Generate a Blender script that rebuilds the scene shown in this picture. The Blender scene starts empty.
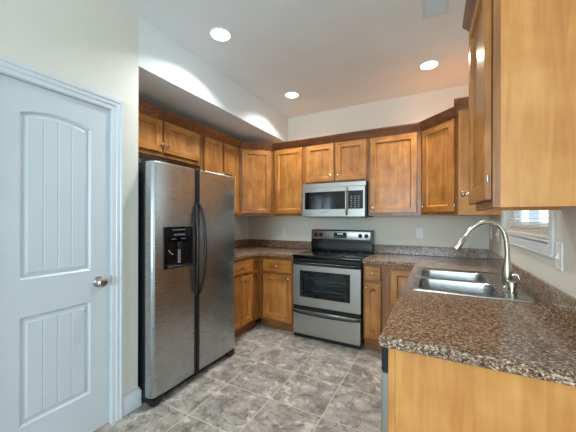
import bpy, bmesh, math, random
from mathutils import Vector, Matrix
random.seed(4)
C = bpy.context.scene.collection
S = bpy.context.scene
R = math.radians

# ------------------------------------------------------------------ camera, world, lights, exposure
YAW, FPX, V0, ROLL, EYE = 27.97, 278.95, 219.2, 0.13, 1.316
cam = bpy.data.cameras.new('camera')
cam.sensor_width = 36.0
cam.lens = FPX / 576 * 36
cam.shift_y = (V0 - 216) / 576
cam.clip_start = 0.02
cob = bpy.data.objects.new('camera', cam)
C.objects.link(cob)
cob.matrix_world = Matrix.Translation((0, 0, EYE)) @ Matrix.Rotation(R(YAW), 4, 'Z') @ Matrix.Rotation(R(90), 4, 'X') @ Matrix.Rotation(R(ROLL), 4, 'Z')
S.camera = cob

w = bpy.data.worlds.new('sky')
S.world = w
w.use_nodes = True
bg = w.node_tree.nodes['Background']
bg.inputs[0].default_value = (0.76, 0.9, 1.0, 1)
bg.inputs[1].default_value = 1.8

S.view_settings.view_transform = 'Standard'
S.view_settings.look = 'None'
S.view_settings.exposure = 0.0
S.view_settings.gamma = 1.0
S.view_settings.use_curve_mapping = False


def area(name, loc, target, sx, sy, power, col):
    l = bpy.data.lights.new(name, 'AREA')
    l.shape = 'RECTANGLE'
    l.size, l.size_y, l.energy, l.color = sx, sy, power, col
    o = bpy.data.objects.new(name, l)
    C.objects.link(o)
    o.location = loc
    o.rotation_euler = (Vector(target) - Vector(loc)).to_track_quat('-Z', 'Y').to_euler()
    return o


# added fill lamps standing in for daylight, in unseen openings behind the camera
area('side_daylight_fill', (3.10, -1.1, 1.08), (0, -1.1, 1.35), 2.1, 2.0, 27, (0.54, 0.80, 1.0))
area('rear_daylight_fill', (-0.5, -3.62, 1.5), (-0.5, 0, 4.0), 2.0, 1.5, 145, (0.66, 0.86, 1.0))  # added fill, tilted up to brighten the ceiling
# sun from behind the house: lights the street outside, none of it comes through the kitchen window
sl = bpy.data.lights.new('sun', 'SUN')
sl.energy, sl.angle, sl.color = 14, R(.5), (1.0, .97, .92)
so = bpy.data.objects.new('sun', sl)
C.objects.link(so)
so.rotation_euler = Vector((.25, .62, -.74)).to_track_quat('-Z', 'Y').to_euler()
CAN_POWER = 12
CAN_COL = (0.92, 0.97, 1.0)

# room dimensions
XR, YB, XL, XD, ZC, ZS = 0.475, 3.473, -2.53, -1.85, 2.738, 2.392
CT = 0.914


# ------------------------------------------------------------------ helpers
def lin(c):
    return tuple(((v / 255) / 12.92 if v / 255 <= .04045 else ((v / 255 + .055) / 1.055) ** 2.4) for v in c) + (1,)


class MB:
    """collects shapes, then links them as ONE mesh object"""

    def __init__(self):
        self.bm = bmesh.new()

    def box(self, x0, x1, y0, y1, z0, z1, mat=0, bev=0.0, seg=1):
        vs = [self.bm.verts.new(p) for p in ((x0, y0, z0), (x1, y0, z0), (x1, y1, z0), (x0, y1, z0),
                                             (x0, y0, z1), (x1, y0, z1), (x1, y1, z1), (x0, y1, z1))]
        fs = [self.bm.faces.new([vs[i] for i in q]) for q in
              ((0, 3, 2, 1), (4, 5, 6, 7), (0, 1, 5, 4), (1, 2, 6, 5), (2, 3, 7, 6), (3, 0, 4, 7))]
        for f in fs:
            f.material_index = mat
        if bev > 0:
            es = list({e for f in fs for e in f.edges})
            r = bmesh.ops.bevel(self.bm, geom=es, offset=bev, segments=seg, affect='EDGES', profile=0.5)
            for f in r['faces']:
                f.material_index = mat
        return self

    def loops(self, loops, mat=0, cap0=False, cap1=False, closed=True):
        rows = [[self.bm.verts.new(p) for p in l] for l in loops]
        n = len(rows[0])
        for a, b in zip(rows, rows[1:]):
            for i in range(n if closed else n - 1):
                j = (i + 1) % n
                f = self.bm.faces.new((a[i], a[j], b[j], b[i]))
                f.material_index = mat(i) if callable(mat) else mat
        m = mat(-1) if callable(mat) else mat
        if cap0:
            self.bm.faces.new(rows[0][::-1]).material_index = m
        if cap1:
            self.bm.faces.new(rows[-1]).material_index = m
        return rows

    def tube(self, pts, rad, seg=12, mat=0, flat=1.0):
        pts = [Vector(p) for p in pts]
        n = len(pts)
        rads = rad if isinstance(rad, (list, tuple)) else [rad] * n
        t0 = (pts[1] - pts[0]).normalized()
        up = Vector((0, 0, 1)) if abs(t0.z) < .9 else Vector((0, 1, 0))
        nrm = (up - t0 * up.dot(t0)).normalized()
        loops = []
        for i, p in enumerate(pts):
            t = (pts[min(i + 1, n - 1)] - pts[max(i - 1, 0)]).normalized()
            nrm = (nrm - t * nrm.dot(t)).normalized()
            b = t.cross(nrm)
            loops.append([p + (nrm * math.cos(a) + b * math.sin(a) * flat) * rads[i]
                          for a in (2 * math.pi * k / seg for k in range(seg))])
        self.loops(loops, mat, True, True)
        return self

    def lathe(self, prof, c=(0, 0, 0), axis=(0, 0, 1), seg=24, mat=0, cap0=True, cap1=True):
        q = Vector((0, 0, 1)).rotation_difference(Vector(axis).normalized())
        c = Vector(c)
        self.loops([[c + q @ Vector((r * math.cos(a), r * math.sin(a), h)) for a in
                     (2 * math.pi * k / seg for k in range(seg))] for r, h in prof], mat, cap0, cap1)
        return self

    def prism(self, pts, z0, z1, mat=0):
        self.loops([[(x, y, z0) for x, y in pts], [(x, y, z1) for x, y in pts]], mat, True, True)
        return self

    def sweep(self, path, prof, mat=0, side=1):
        """profile (out, z) swept along an open 2-D path with mitred corners; out is to the right of travel"""
        n = len(path)
        P = [Vector(p) for p in path]
        loops = []
        for i in range(n):
            d0 = (P[i] - P[i - 1]).normalized() if i > 0 else (P[1] - P[0]).normalized()
            d1 = (P[i + 1] - P[i]).normalized() if i < n - 1 else d0
            n0, n1 = Vector((d0.y, -d0.x)), Vector((d1.y, -d1.x))
            m = (n0 + n1).normalized()
            m = m / max(.2, m.dot(n0))
            loops.append([(P[i].x + m.x * o * side, P[i].y + m.y * o * side, z) for o, z in prof])
        self.loops(loops, mat, True, True)
        return self

    def build(self, name, mats, parent=None, loc=None, smooth=True):
        bmesh.ops.recalc_face_normals(self.bm, faces=self.bm.faces)
        me = bpy.data.meshes.new(name)
        if smooth:
            for f in self.bm.faces:
                f.smooth = True
        self.bm.to_mesh(me)
        self.bm.free()
        if smooth:
            me.set_sharp_from_angle(angle=R(32))
        for m in (mats if isinstance(mats, (list, tuple)) else [mats]):
            me.materials.append(m)
        o = bpy.data.objects.new(name, me)
        C.objects.link(o)
        if parent:
            o.parent = parent
        if loc:
            o.location = loc
        return o


def tag(o, label, cat, group=None):
    o['label'] = label
    o['category'] = cat
    group = group or {'wall_cabinet': 'wall cabinets', 'corner_cabinet': 'corner wall cabinets', 'base_cabinet': 'base cabinets', 'wall_outlet': 'wall outlets',
                      'light_switch': 'light switches', 'countertop': 'countertops', 'crown_moulding': 'crown mouldings'}.get(o.name.split('.')[0])
    if group:
        o['group'] = group
    return o


def thing(name, label, cat, loc=(0, 0, 0), rotz=0, group=None):
    o = bpy.data.objects.new(name, None)
    C.objects.link(o)
    o.empty_display_size = .1
    o.location = loc
    o.rotation_euler = (0, 0, R(rotz))
    return tag(o, label, cat, group)


def struct(name, mb, m, parent=None):
    o = mb.build(name, m, parent)
    if not parent:
        o['kind'] = 'structure'
    return o


def copy_tree(o, parent=None):
    c = o.copy()
    C.objects.link(c)
    if parent:
        c.parent = parent
    for ch in list(o.children):
        copy_tree(ch, c)
    return c


# ------------------------------------------------------------------ materials
def new_mat(name):
    m = bpy.data.materials.new(name)
    m.use_nodes = True
    nt = m.node_tree
    return m, nt, nt.nodes['Principled BSDF']


def simple(name, col, rough=.5, metal=0.0, noise=0.0, nscale=20, bump=0.0, bscale=80, spec=None, coat=0):
    m, nt, b = new_mat(name)
    N, L = nt.nodes, nt.links
    b.inputs['Base Color'].default_value = lin(col)
    b.inputs['Roughness'].default_value = rough
    b.inputs['Metallic'].default_value = metal
    if spec is not None:
        b.inputs['Specular IOR Level'].default_value = spec
    if coat:
        b.inputs['Coat Weight'].default_value = coat
    tc = N.new('ShaderNodeTexCoord')
    if noise:
        n = N.new('ShaderNodeTexNoise')
        n.inputs['Scale'].default_value = nscale
        L.new(tc.outputs['Object'], n.inputs['Vector'])
        r = N.new('ShaderNodeValToRGB')
        c = lin(col)
        r.color_ramp.elements[0].color = tuple(v * (1 - noise) for v in c[:3]) + (1,)
        r.color_ramp.elements[1].color = tuple(min(1, v * (1 + noise)) for v in c[:3]) + (1,)
        r.color_ramp.elements[0].position, r.color_ramp.elements[1].position = .3, .7
        L.new(n.outputs['Fac'], r.inputs['Fac'])
        L.new(r.outputs['Color'], b.inputs['Base Color'])
    if bump:
        n = N.new('ShaderNodeTexNoise')
        n.inputs['Scale'].default_value = bscale
        n.inputs['Detail'].default_value = 4
        L.new(tc.outputs['Object'], n.inputs['Vector'])
        bp = N.new('ShaderNodeBump')
        bp.inputs['Strength'].default_value = bump
        bp.inputs['Distance'].default_value = .002
        L.new(n.outputs['Fac'], bp.inputs['Height'])
        L.new(bp.outputs['Normal'], b.inputs['Normal'])
    return m


def wood(name, axis, dark, mid, light, rough=.36):
    m, nt, b = new_mat(name)
    N, L = nt.nodes, nt.links
    tc = N.new('ShaderNodeTexCoord')
    oi = N.new('ShaderNodeObjectInfo')
    mul = N.new('ShaderNodeVectorMath')
    mul.operation = 'MULTIPLY_ADD'
    cmb = N.new('ShaderNodeCombineXYZ')
    for k in range(3):
        L.new(oi.outputs['Random'], cmb.inputs[k])
    mul.inputs[1].default_value = (7, 5, 9)
    L.new(cmb.outputs[0], mul.inputs[0])
    L.new(tc.outputs['Object'], mul.inputs[2])
    sc = {'z': (1, 1, .09), 'x': (.09, 1, 1), 'y': (1, .09, 1)}[axis]
    mp = N.new('ShaderNodeMapping')
    mp.inputs['Scale'].default_value = sc
    L.new(mul.outputs[0], mp.inputs['Vector'])
    n1 = N.new('ShaderNodeTexNoise')
    n1.inputs['Scale'].default_value = 26
    n1.inputs['Detail'].default_value = 5
    n1.inputs['Distortion'].default_value = .6
    L.new(mp.outputs[0], n1.inputs['Vector'])
    n2 = N.new('ShaderNodeTexNoise')           # maple blotches
    n2.inputs['Scale'].default_value = 7
    n2.inputs['Detail'].default_value = 3
    L.new(mul.outputs[0], n2.inputs['Vector'])
    mx = N.new('ShaderNodeMath')
    mx.operation = 'MULTIPLY_ADD'
    mx.inputs[1].default_value = .55
    L.new(n1.outputs['Fac'], mx.inputs[0])
    m2 = N.new('ShaderNodeMath')
    m2.operation = 'MULTIPLY'
    m2.inputs[1].default_value = .45
    L.new(n2.outputs['Fac'], m2.inputs[0])
    L.new(m2.outputs[0], mx.inputs[2])
    r = N.new('ShaderNodeValToRGB')
    e = r.color_ramp.elements
    e[0].position, e[0].color = .33, lin(dark)
    e[1].position, e[1].color = .68, lin(light)
    q = e.new(.5)
    q.color = lin(mid)
    L.new(mx.outputs[0], r.inputs['Fac'])
    L.new(r.outputs['Color'], b.inputs['Base Color'])
    b.inputs['Roughness'].default_value = rough
    b.inputs['Coat Weight'].default_value = .15
    b.inputs['Coat Roughness'].default_value = .2
    return m


def stainless(name, col=(176, 176, 174), rough=.3, horiz=True):
    m, nt, b = new_mat(name)
    N, L = nt.nodes, nt.links
    b.inputs['Base Color'].default_value = lin(col)
    b.inputs['Metallic'].default_value = 1
    tc = N.new('ShaderNodeTexCoord')
    mp = N.new('ShaderNodeMapping')
    mp.inputs['Scale'].default_value = (3, 3, 260) if horiz else (260, 260, 3)
    L.new(tc.outputs['Object'], mp.inputs['Vector'])
    n = N.new('ShaderNodeTexNoise')
    n.inputs['Scale'].default_value = 3
    n.inputs['Detail'].default_value = 4
    L.new(mp.outputs[0], n.inputs['Vector'])
    mr = N.new('ShaderNodeMapRange')
    mr.inputs['To Min'].default_value = rough - .06
    mr.inputs['To Max'].default_value = rough + .08
    L.new(n.outputs['Fac'], mr.inputs['Value'])
    L.new(mr.outputs[0], b.inputs['Roughness'])
    bp = N.new('ShaderNodeBump')
    bp.inputs['Strength'].default_value = .01
    bp.inputs['Distance'].default_value = .0001
    L.new(n.outputs['Fac'], bp.inputs['Height'])
    L.new(bp.outputs['Normal'], b.inputs['Normal'])
    return m


def granite(name):
    m, nt, b = new_mat(name)
    N, L = nt.nodes, nt.links
    tc = N.new('ShaderNodeTexCoord')
    mp = N.new('ShaderNodeMapping')
    mp.inputs['Rotation'].default_value = (0, 0, R(35))
    mp.inputs['Scale'].default_value = (1, 1.7, 1.3)
    L.new(tc.outputs['Object'], mp.inputs['Vector'])
    n1 = N.new('ShaderNodeTexNoise')
    n1.inputs['Scale'].default_value = 105
    n1.inputs['Detail'].default_value = 6
    n1.inputs['Roughness'].default_value = .62
    n1.inputs['Distortion'].default_value = .5
    L.new(mp.outputs[0], n1.inputs['Vector'])
    r = N.new('ShaderNodeValToRGB')
    e = r.color_ramp.elements
    e[0].position, e[0].color = .34, lin((58, 49, 45))
    e[1].position, e[1].color = .70, lin((238, 226, 212))
    for p, c in ((.42, (88, 66, 50)), (.48, (128, 98, 76)), (.55, (160, 130, 104)), (.61, (204, 180, 156))):
        q = e.new(p)
        q.color = lin(c)
    L.new(n1.outputs['Fac'], r.inputs['Fac'])
    v = N.new('ShaderNodeTexVoronoi')
    v.inputs['Scale'].default_value = 130
    L.new(mp.outputs[0], v.inputs['Vector'])
    r2 = N.new('ShaderNodeValToRGB')
    r2.color_ramp.elements[0].position, r2.color_ramp.elements[0].color = .10, (1, 1, 1, 1)
    r2.color_ramp.elements[1].position, r2.color_ramp.elements[1].color = .17, (0, 0, 0, 1)
    sep = N.new('ShaderNodeSeparateColor')
    L.new(v.outputs['Color'], sep.inputs[0])
    L.new(sep.outputs[0], r2.inputs['Fac'])
    mx = N.new('ShaderNodeMix')
    mx.data_type = 'RGBA'
    L.new(r2.outputs['Color'], mx.inputs['Factor'])
    L.new(r.outputs['Color'], mx.inputs['A'])
    mx.inputs['B'].default_value = lin((58, 46, 42))
    L.new(mx.outputs['Result'], b.inputs['Base Color'])
    b.inputs['Roughness'].default_value = .17
    return m


def slate_tiles(name):
    m, nt, b = new_mat(name)
    N, L = nt.nodes, nt.links
    tc = N.new('ShaderNodeTexCoord')
    mp = N.new('ShaderNodeMapping')
    mp.inputs['Location'].default_value = (.67 + 4, -2.145 + 4, 0)
    L.new(tc.outputs['Object'], mp.inputs['Vector'])
    br = N.new('ShaderNodeTexBrick')
    br.offset = 0
    br.squash = 1
    br.inputs['Scale'].default_value = 1
    br.inputs['Brick Width'].default_value = .4
    br.inputs['Row Height'].default_value = .4
    br.inputs['Mortar Size'].default_value = .003
    br.inputs['Mortar Smooth'].default_value = .3
    br.inputs['Color1'].default_value = (0, 0, 0, 1)
    br.inputs['Color2'].default_value = (1, 1, 1, 1)
    L.new(mp.outputs[0], br.inputs['Vector'])
    # shift the stone pattern from tile to tile
    mad = N.new('ShaderNodeVectorMath')
    mad.operation = 'MULTIPLY_ADD'
    mad.inputs[1].default_value = (3.1, 5.3, 2.2)
    L.new(br.outputs['Color'], mad.inputs[0])
    L.new(tc.outputs['Object'], mad.inputs[2])
    n1 = N.new('ShaderNodeTexNoise')
    n1.inputs['Scale'].default_value = 7
    n1.inputs['Detail'].default_value = 10
    n1.inputs['Roughness'].default_value = .72
    n1.inputs['Distortion'].default_value = .25
    L.new(mad.outputs[0], n1.inputs['Vector'])
    r = N.new('ShaderNodeValToRGB')
    e = r.color_ramp.elements
    e[0].position, e[0].color = .34, lin((104, 97, 90))
    e[1].position, e[1].color = .68, lin((196, 188, 178))
    for p, c in ((.44, (134, 127, 119)), (.50, (152, 145, 137)), (.58, (170, 162, 153))):
        q = e.new(p)
        q.color = lin(c)
    L.new(n1.outputs['Fac'], r.inputs['Fac'])
    n2 = N.new('ShaderNodeTexNoise')           # slate cleft edges
    n2.inputs['Scale'].default_value = 6
    n2.inputs['Detail'].default_value = 5
    n2.inputs['Distortion'].default_value = .5
    L.new(mad.outputs[0], n2.inputs['Vector'])
    r2 = N.new('ShaderNodeValToRGB')
    e = r2.color_ramp.elements
    e[0].position, e[0].color = .478, (1, 1, 1, 1)
    e[1].position, e[1].color = .508, (1.12, 1.11, 1.09, 1)
    q = e.new(.498)
    q.color = (.42, .39, .36, 1)
    L.new(n2.outputs['Fac'], r2.inputs['Fac'])
    mul = N.new('ShaderNodeMix')
    mul.data_type = 'RGBA'
    mul.blend_type = 'MULTIPLY'
    mul.inputs['Factor'].default_value = .9
    L.new(r.outputs['Color'], mul.inputs['A'])
    L.new(r2.outputs['Color'], mul.inputs['B'])
    n3 = N.new('ShaderNodeTexNoise')           # pale mineral flecks
    n3.inputs['Scale'].default_value = 11
    n3.inputs['Detail'].default_value = 7
    n3.inputs['Distortion'].default_value = .5
    L.new(mad.outputs[0], n3.inputs['Vector'])
    mr = N.new('ShaderNodeMapRange')
    mr.inputs['From Min'].default_value = .57
    mr.inputs['From Max'].default_value = .66
    mr.inputs['To Max'].default_value = .75
    L.new(n3.outputs['Fac'], mr.inputs['Value'])
    fl_ = N.new('ShaderNodeMix')
    fl_.data_type = 'RGBA'
    L.new(mr.outputs[0], fl_.inputs['Factor'])
    L.new(mul.outputs['Result'], fl_.inputs['A'])
    fl_.inputs['B'].default_value = lin((212, 204, 192))
    mx = N.new('ShaderNodeMix')
    mx.data_type = 'RGBA'
    L.new(br.outputs['Fac'], mx.inputs['Factor'])
    L.new(fl_.outputs['Result'], mx.inputs['A'])
    mx.inputs['B'].default_value = lin((208, 196, 178))
    L.new(mx.outputs['Result'], b.inputs['Base Color'])
    b.inputs['Roughness'].default_value = .42
    bp = N.new('ShaderNodeBump')
    bp.inputs['Strength'].default_value = .25
    bp.inputs['Distance'].default_value = .004
    L.new(n1.outputs['Fac'], bp.inputs['Height'])
    L.new(bp.outputs['Normal'], b.inputs['Normal'])
    return m


def emis(name, col, strength):
    m, nt, b = new_mat(name)
    b.inputs['Base Color'].default_value = (0.8, 0.8, 0.8, 1)
    b.inputs['Emission Color'].default_value = tuple(col) + (1,)
    b.inputs['Emission Strength'].default_value = strength
    return m


def clear_glass(name, tint=(1, 1, 1), gloss=.08):
    m = bpy.data.materials.new(name)
    m.use_nodes = True
    nt = m.node_tree
    nt.nodes.clear()
    out = nt.nodes.new('ShaderNodeOutputMaterial')
    t = nt.nodes.new('ShaderNodeBsdfTransparent')
    t.inputs[0].default_value = tuple(tint) + (1,)
    g = nt.nodes.new('ShaderNodeBsdfGlossy')
    g.inputs['Roughness'].default_value = .03
    f = nt.nodes.new('ShaderNodeFresnel')
    f.inputs[0].default_value = 1.5
    mx = nt.nodes.new('ShaderNodeMixShader')
    # only the outer faces reflect (a pane is too thin to bend light, so no inner mirror at grazing views)
    ge = nt.nodes.new('ShaderNodeNewGeometry')
    inv = nt.nodes.new('ShaderNodeMath')
    inv.operation = 'SUBTRACT'
    inv.inputs[0].default_value = 1
    nt.links.new(ge.outputs['Backfacing'], inv.inputs[1])
    fm = nt.nodes.new('ShaderNodeMath')
    fm.operation = 'MULTIPLY'
    nt.links.new(f.outputs[0], fm.inputs[0])
    nt.links.new(inv.outputs[0], fm.inputs[1])
    nt.links.new(fm.outputs[0], mx.inputs[0])
    nt.links.new(t.outputs[0], mx.inputs[1])
    nt.links.new(g.outputs[0], mx.inputs[2])
    nt.links.new(mx.outputs[0], out.inputs[0])
    return m


M_wall = simple('greige_wall_paint', (226, 222, 210), .75, noise=.02, nscale=3, bump=.15, bscale=220)
M_ceil = simple('white_ceiling_paint', (232, 235, 235), .85, noise=.015, nscale=4, bump=.2, bscale=160)
M_trim = simple('white_gloss_trim', (216, 222, 225), .32, noise=.01, nscale=6)
M_door = simple('white_painted_door', (208, 215, 219), .38, noise=.012, nscale=5, bump=.06, bscale=120)
WD = ((142, 84, 32), (176, 114, 50), (202, 143, 73))
M_wz = wood('maple_upright_grain', 'z', *WD)
M_wx = wood('maple_level_grain', 'x', *WD)
WF = ((122, 72, 32), (148, 93, 44), (172, 117, 62))
M_fz = wood('maple_frame_upright', 'z', *WF)
M_cr = wood('maple_crown_stain', 'x', (102, 61, 36), (128, 80, 48), (152, 100, 62))
M_ez = wood('maple_end_panel', 'z', (188, 119, 54), (208, 141, 70), (222, 160, 90), .4)
M_granite = granite('brown_speckled_laminate')
M_floor = slate_tiles('slate_look_tile')
M_ss = stainless('brushed_stainless', (174, 172, 166), .33)
M_ssd = stainless('brushed_stainless_fridge', (186, 190, 192), .27)
M_sink = stainless('sink_steel', (176, 177, 176), .26)
M_nickel = simple('satin_nickel', (196, 190, 180), .26, 1.0, noise=.03, nscale=30)
M_black = simple('black_enamel', (11, 11, 12), .22, noise=.2, nscale=8)
M_blackm = simple('black_plastic', (20, 20, 22), .38, noise=.15, nscale=14)
M_blackg = simple('black_glass', (8, 9, 10), .04, noise=.1, nscale=4)
M_grey = simple('grey_plastic', (120, 122, 124), .4, noise=.06)
M_mark = simple('pale_grey_print', (190, 192, 192), .5, noise=.03)
M_plate = simple('white_plastic_plate', (240, 239, 234), .4, noise=.01)
M_slot = simple('dark_slot', (40, 38, 36), .6, noise=.05)
M_toe = wood('maple_toe_kick', 'x', (124, 72, 34), (148, 92, 46), (168, 110, 60), .5)
M_lens = emis('lit_lamp_lens', (1.0, .95, .86), 9)
M_disp = simple('display_glass', (10, 13, 14), .1, noise=.1)
M_digit = emis('display_digits', (.75, .95, 1.0), .5)
M_cavity = simple('oven_cavity_enamel', (120, 128, 125), .4, noise=.1, nscale=6)
M_rack = simple('chrome_rack', (200, 200, 198), .25, 1.0, noise=.02)
M_glass = clear_glass('window_glass')
M_ovg = clear_glass('tinted_oven_glass', (.62, .68, .66))
M_slat = simple('white_blind_slat', (232, 234, 232), .45, noise=.01)
M_stack = simple('cream_blind_slat', (226, 220, 206), .5, noise=.02)
M_grass = simple('pale_concrete_drive', (204, 208, 208), .9, noise=.06, nscale=2)
M_siding = simple('pale_house_siding', (196, 204, 212), .7, noise=.03)
M_dwin = simple('dark_house_window', (110, 128, 146), .2, noise=.1)
M_roof = simple('grey_roof', (120, 124, 130), .8, noise=.1)

# ------------------------------------------------------------------ the setting
T = .12
Y0, X1 = -3.5, 3.0      # rear wall and far side wall of the open dining area
YS = .93                # where the kitchen's right wall ends
b = MB(); b.box(XL - T, X1 + T, Y0 - T, YB + T, -.1, 0); struct('floor', b, M_floor)
b = MB(); b.box(XL - T, X1 + T, Y0 - T, YB + T, ZC, ZC + .1); struct('ceiling', b, M_ceil)
b = MB(); b.box(XL - T, XR + T, YB, YB + T, 0, ZC); struct('wall_back', b, M_wall)
# right wall with the window opening
WY0, WY1, WZ0, WZ1 = 1.725, 2.690, 1.215, 2.12
TR = .085              # thickness of the right wall
b = MB()
b.box(XR, XR + TR, YS, WY0, 0, ZC)
b.box(XR, XR + TR, WY1, YB, 0, ZC)
b.box(XR, XR + TR, WY0, WY1, 0, WZ0)
b.box(XR, XR + TR, WY0, WY1, WZ1, ZC)
struct('wall_right', b, M_wall)
# left wall: pantry side (with the door opening), the return beside the refrigerator, recess wall
DY0, DY1, DZ = .492, 1.050, 2.018
b = MB()
b.box(XD - T, XD, Y0, DY0, 0, ZC)
b.box(XD - T, XD, DY1, 1.238, 0, ZC)
b.box(XD - T, XD, DY0, DY1, DZ, ZC)
struct('wall_left', b, M_wall)
b = MB(); b.box(XL, XD - T, 1.238 - T, 1.238, 0, ZC); struct('wall_recess_return', b, M_wall)
b = MB(); b.box(XL - T, XL, 1.238 - T, YB, 0, ZC); struct('wall_recess', b, M_wall)
b = MB(); b.box(XL, XD, 1.238, YB, ZS, ZC); struct('wall_soffit', b, M_ceil)
# closet behind the pantry door
b = MB(); b.box(XD - .75, XD - .70, .2, 1.118, 0, ZC); struct('wall_pantry', b, M_wall)
# open dining area behind the camera
b = MB(); b.box(XR + TR, X1 + T, YS, YS + T, 0, ZC); struct('wall_dining', b, M_wall)
b = MB()
b.box(XD - T, -1.5, Y0 - T, Y0, 0, ZC); b.box(.5, X1 + T, Y0 - T, Y0, 0, ZC)
b.box(-1.5, .5, Y0 - T, Y0, 0, .75); b.box(-1.5, .5, Y0 - T, Y0, 2.25, ZC)
struct('wall_rear', b, M_wall)
b = MB()
b.box(X1, X1 + T, Y0, -2.15, 0, ZC); b.box(X1, X1 + T, -.05, YS, 0, ZC)
b.box(X1, X1 + T, -2.15, -.05, 2.1, ZC)
struct('wall_far_right', b, M_wall)
# baseboards
BBP = [(0, 0), (.016, 0), (.016, .11), (.008, .128), (0, .132)]
b = MB(); b.sweep([(XD, 1.238 + .0), (XD, 1.122)], BBP, side=-1)
b.box(XD - .02, XD + .0162, 1.238, 1.254, 0, .11); b.box(XD - .02, XD + .008, 1.238, 1.248, .11, .13)
struct('baseboard_left', b, M_trim)
b = MB(); b.sweep([(XD, .42), (XD, Y0)], BBP, side=-1); struct('baseboard_left_rear', b, M_trim)


# the pantry door
def door_outline(d, ya, yb, za, zb, rise, n=14):
    pts = [(ya + d, za + d), (yb - d, za + d)]
    yc, hw = (ya + yb) / 2, (yb - ya) / 2
    for k in range(n + 1):
        y = (yb - d) + (ya + d - (yb - d)) * k / n
        pts.append((y, zb - d + rise * (1 - ((y - yc) / hw) ** 2)))
    return pts


def pantry_door():
    xf = XD - .006                      # front face, looking +x
    bm_ = MB()
    ya, yb, za, zb = DY0 + .004, DY1 - .004, .012, DZ - .005
    panels = [(.607, .937, 1.003, 1.855, .034), (.607, .937, .255, .812, 0.0)]
    bm = bm_.bm
    edges = []

    def ring(pts):
        vs = [bm.verts.new((xf, y, z)) for y, z in pts]
        return [bm.edges.new((vs[i], vs[(i + 1) % len(vs)])) for i in range(len(vs))]
    edges += ring([(ya, za), (yb, za), (yb, zb), (ya, zb)])
    for p in panels:
        edges += ring(door_outline(0, *p))
    bmesh.ops.triangle_fill(bm, use_beauty=True, use_dissolve=False, edges=edges)
    # slab sides and back
    for q in (((ya, za), (yb, za)), ((yb, za), (yb, zb)), ((yb, zb), (ya, zb)), ((ya, zb), (ya, za))):
        (y0, z0), (y1, z1) = q
        bm.faces.new([bm.verts.new(c) for c in ((xf, y0, z0), (xf, y1, z1), (xf - .035, y1, z1), (xf - .035, y0, z0))])
    bm.faces.new([bm.verts.new((xf - .035, y, z)) for y, z in ((ya, za), (yb, za), (yb, zb), (ya, zb))])
    d = struct('door_1', bm_, M_door)
    for p in panels:
        pb = MB()
        prof = [(0, 0), (.012, -.012), (.017, -.012), (.034, -.003)]
        pb.loops([[(xf + dx, y, z) for y, z in door_outline(o, *p)] for o, dx in prof], 0)
        # planked panel field with V grooves
        i = .034
        y0, y1 = p[0] + i, p[1] - i
        yc, hw = (p[0] + p[1]) / 2, (p[1] - p[0]) / 2
        ys = []
        n = 4
        for k in range(n):
            a, c = y0 + (y1 - y0) * k / n, y0 + (y1 - y0) * (k + 1) / n
            g = .004
            sub = [(a + (g if k else 0), 0)] + [(a + (c - a) * t, 0) for t in (.3, .5, .7)] + [(c - (g if k < n - 1 else 0), 0)]
            ys += sub
            if k < n - 1:
                ys.append((c, -.0035))
        top = lambda y: p[3] - i + p[4] * (1 - ((y - yc) / hw) ** 2)
        pb.loops([[(xf - .003 + dx, y, p[2] + i) for y, dx in ys], [(xf - .003 + dx, y, top(y)) for y, dx in ys]], 0, closed=False)
        pb.build('door_panel', M_door, d)
    k = MB()
    k.lathe([(.032, 0), (.033, .006), (.016, .012), (.012, .03), (.022, .037), (.029, .047), (.029, .056), (.022, .065), (.008, .068)],
            (xf, .978, .925), (1, 0, 0), 28)
    o = k.build('door_knob', M_nickel, d)
    o['label'] = 'satin nickel round knob'
    return d


pantry_door()
# casing round the door (stepped profile) and its stop
b = MB()
prof = [(0, 0), (.0, .012), (.010, .015), (.024, .013), (.028, .019), (.048, .019), (.052, .024), (.062, .024), (.066, .016), (.072, .016), (.072, 0)]
lo, hi, zt = DY0 + .0, DY1 + .002, DZ + .002
loops = []
for (cy, cz, sy, sz) in ((hi, 0, 1, 0), (hi, zt, 1, 1), (lo, zt, -1, 1), (lo, 0, -1, 0)):
    loops.append([(XD + h, cy + sy * o, cz + sz * o) for o, h in prof])
b.loops(loops, 0, True, True)
struct('trim_1', b, M_trim)
b = MB()
b.box(XD - T, XD + .002, DY1 - .002, DY1 + .003, 0, DZ); b.box(XD - T, XD + .002, DY0 - .003, DY0 + .002, 0, DZ)
b.box(XD - T, XD + .002, DY0, DY1, DZ - .002, DZ + .004)
o = struct('trim_2', b, M_trim)
s = MB(); s.box(XD - .006, XD + .008, DY1 + .0005, DY1 + .0042, .89, .955, 0, .001)
s.build('strike_plate', M_nickel, o)['label'] = 'nickel strike plate'

# window in the right wall: casing, sash, glass, stool
b = MB()
cw = .050
b.box(XR - .012, XR, WY0 - cw, WY0, WZ0 - .06, WZ1 + cw, 0, .003)
b.box(XR - .012, XR, WY1, WY1 + cw, WZ0 - .06, WZ1 + cw, 0, .003)
b.box(XR - .012, XR, WY0, WY1, WZ1, WZ1 + cw, 0, .003)
b.box(XR - .012, XR, WY0, WY1, WZ0 - .058, WZ0 - .004, 0, .003)
b.box(XR - .016, XR, WY0 - cw - .004, WY1 + cw + .004, WZ0 - .074, WZ0 - .058, 0, .004)
win = struct('window_1', b, M_trim)
b = MB()
b.box(XR - .012, XR + TR - .001, WY0, WY1, WZ0 - .012, WZ0 + .006)
b.box(XR - .005, XR + TR - .001, WY0, WY0 + .012, WZ0, WZ1)
b.box(XR - .005, XR + TR - .001, WY1 - .012, WY1, WZ0, WZ1)
b.box(XR - .005, XR + TR - .001, WY0, WY1, WZ1 - .012, WZ1)
b.build('window_frame', M_trim, win)
b = MB()
gx = XR + .048
zm = (WZ0 + WZ1) / 2
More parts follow.
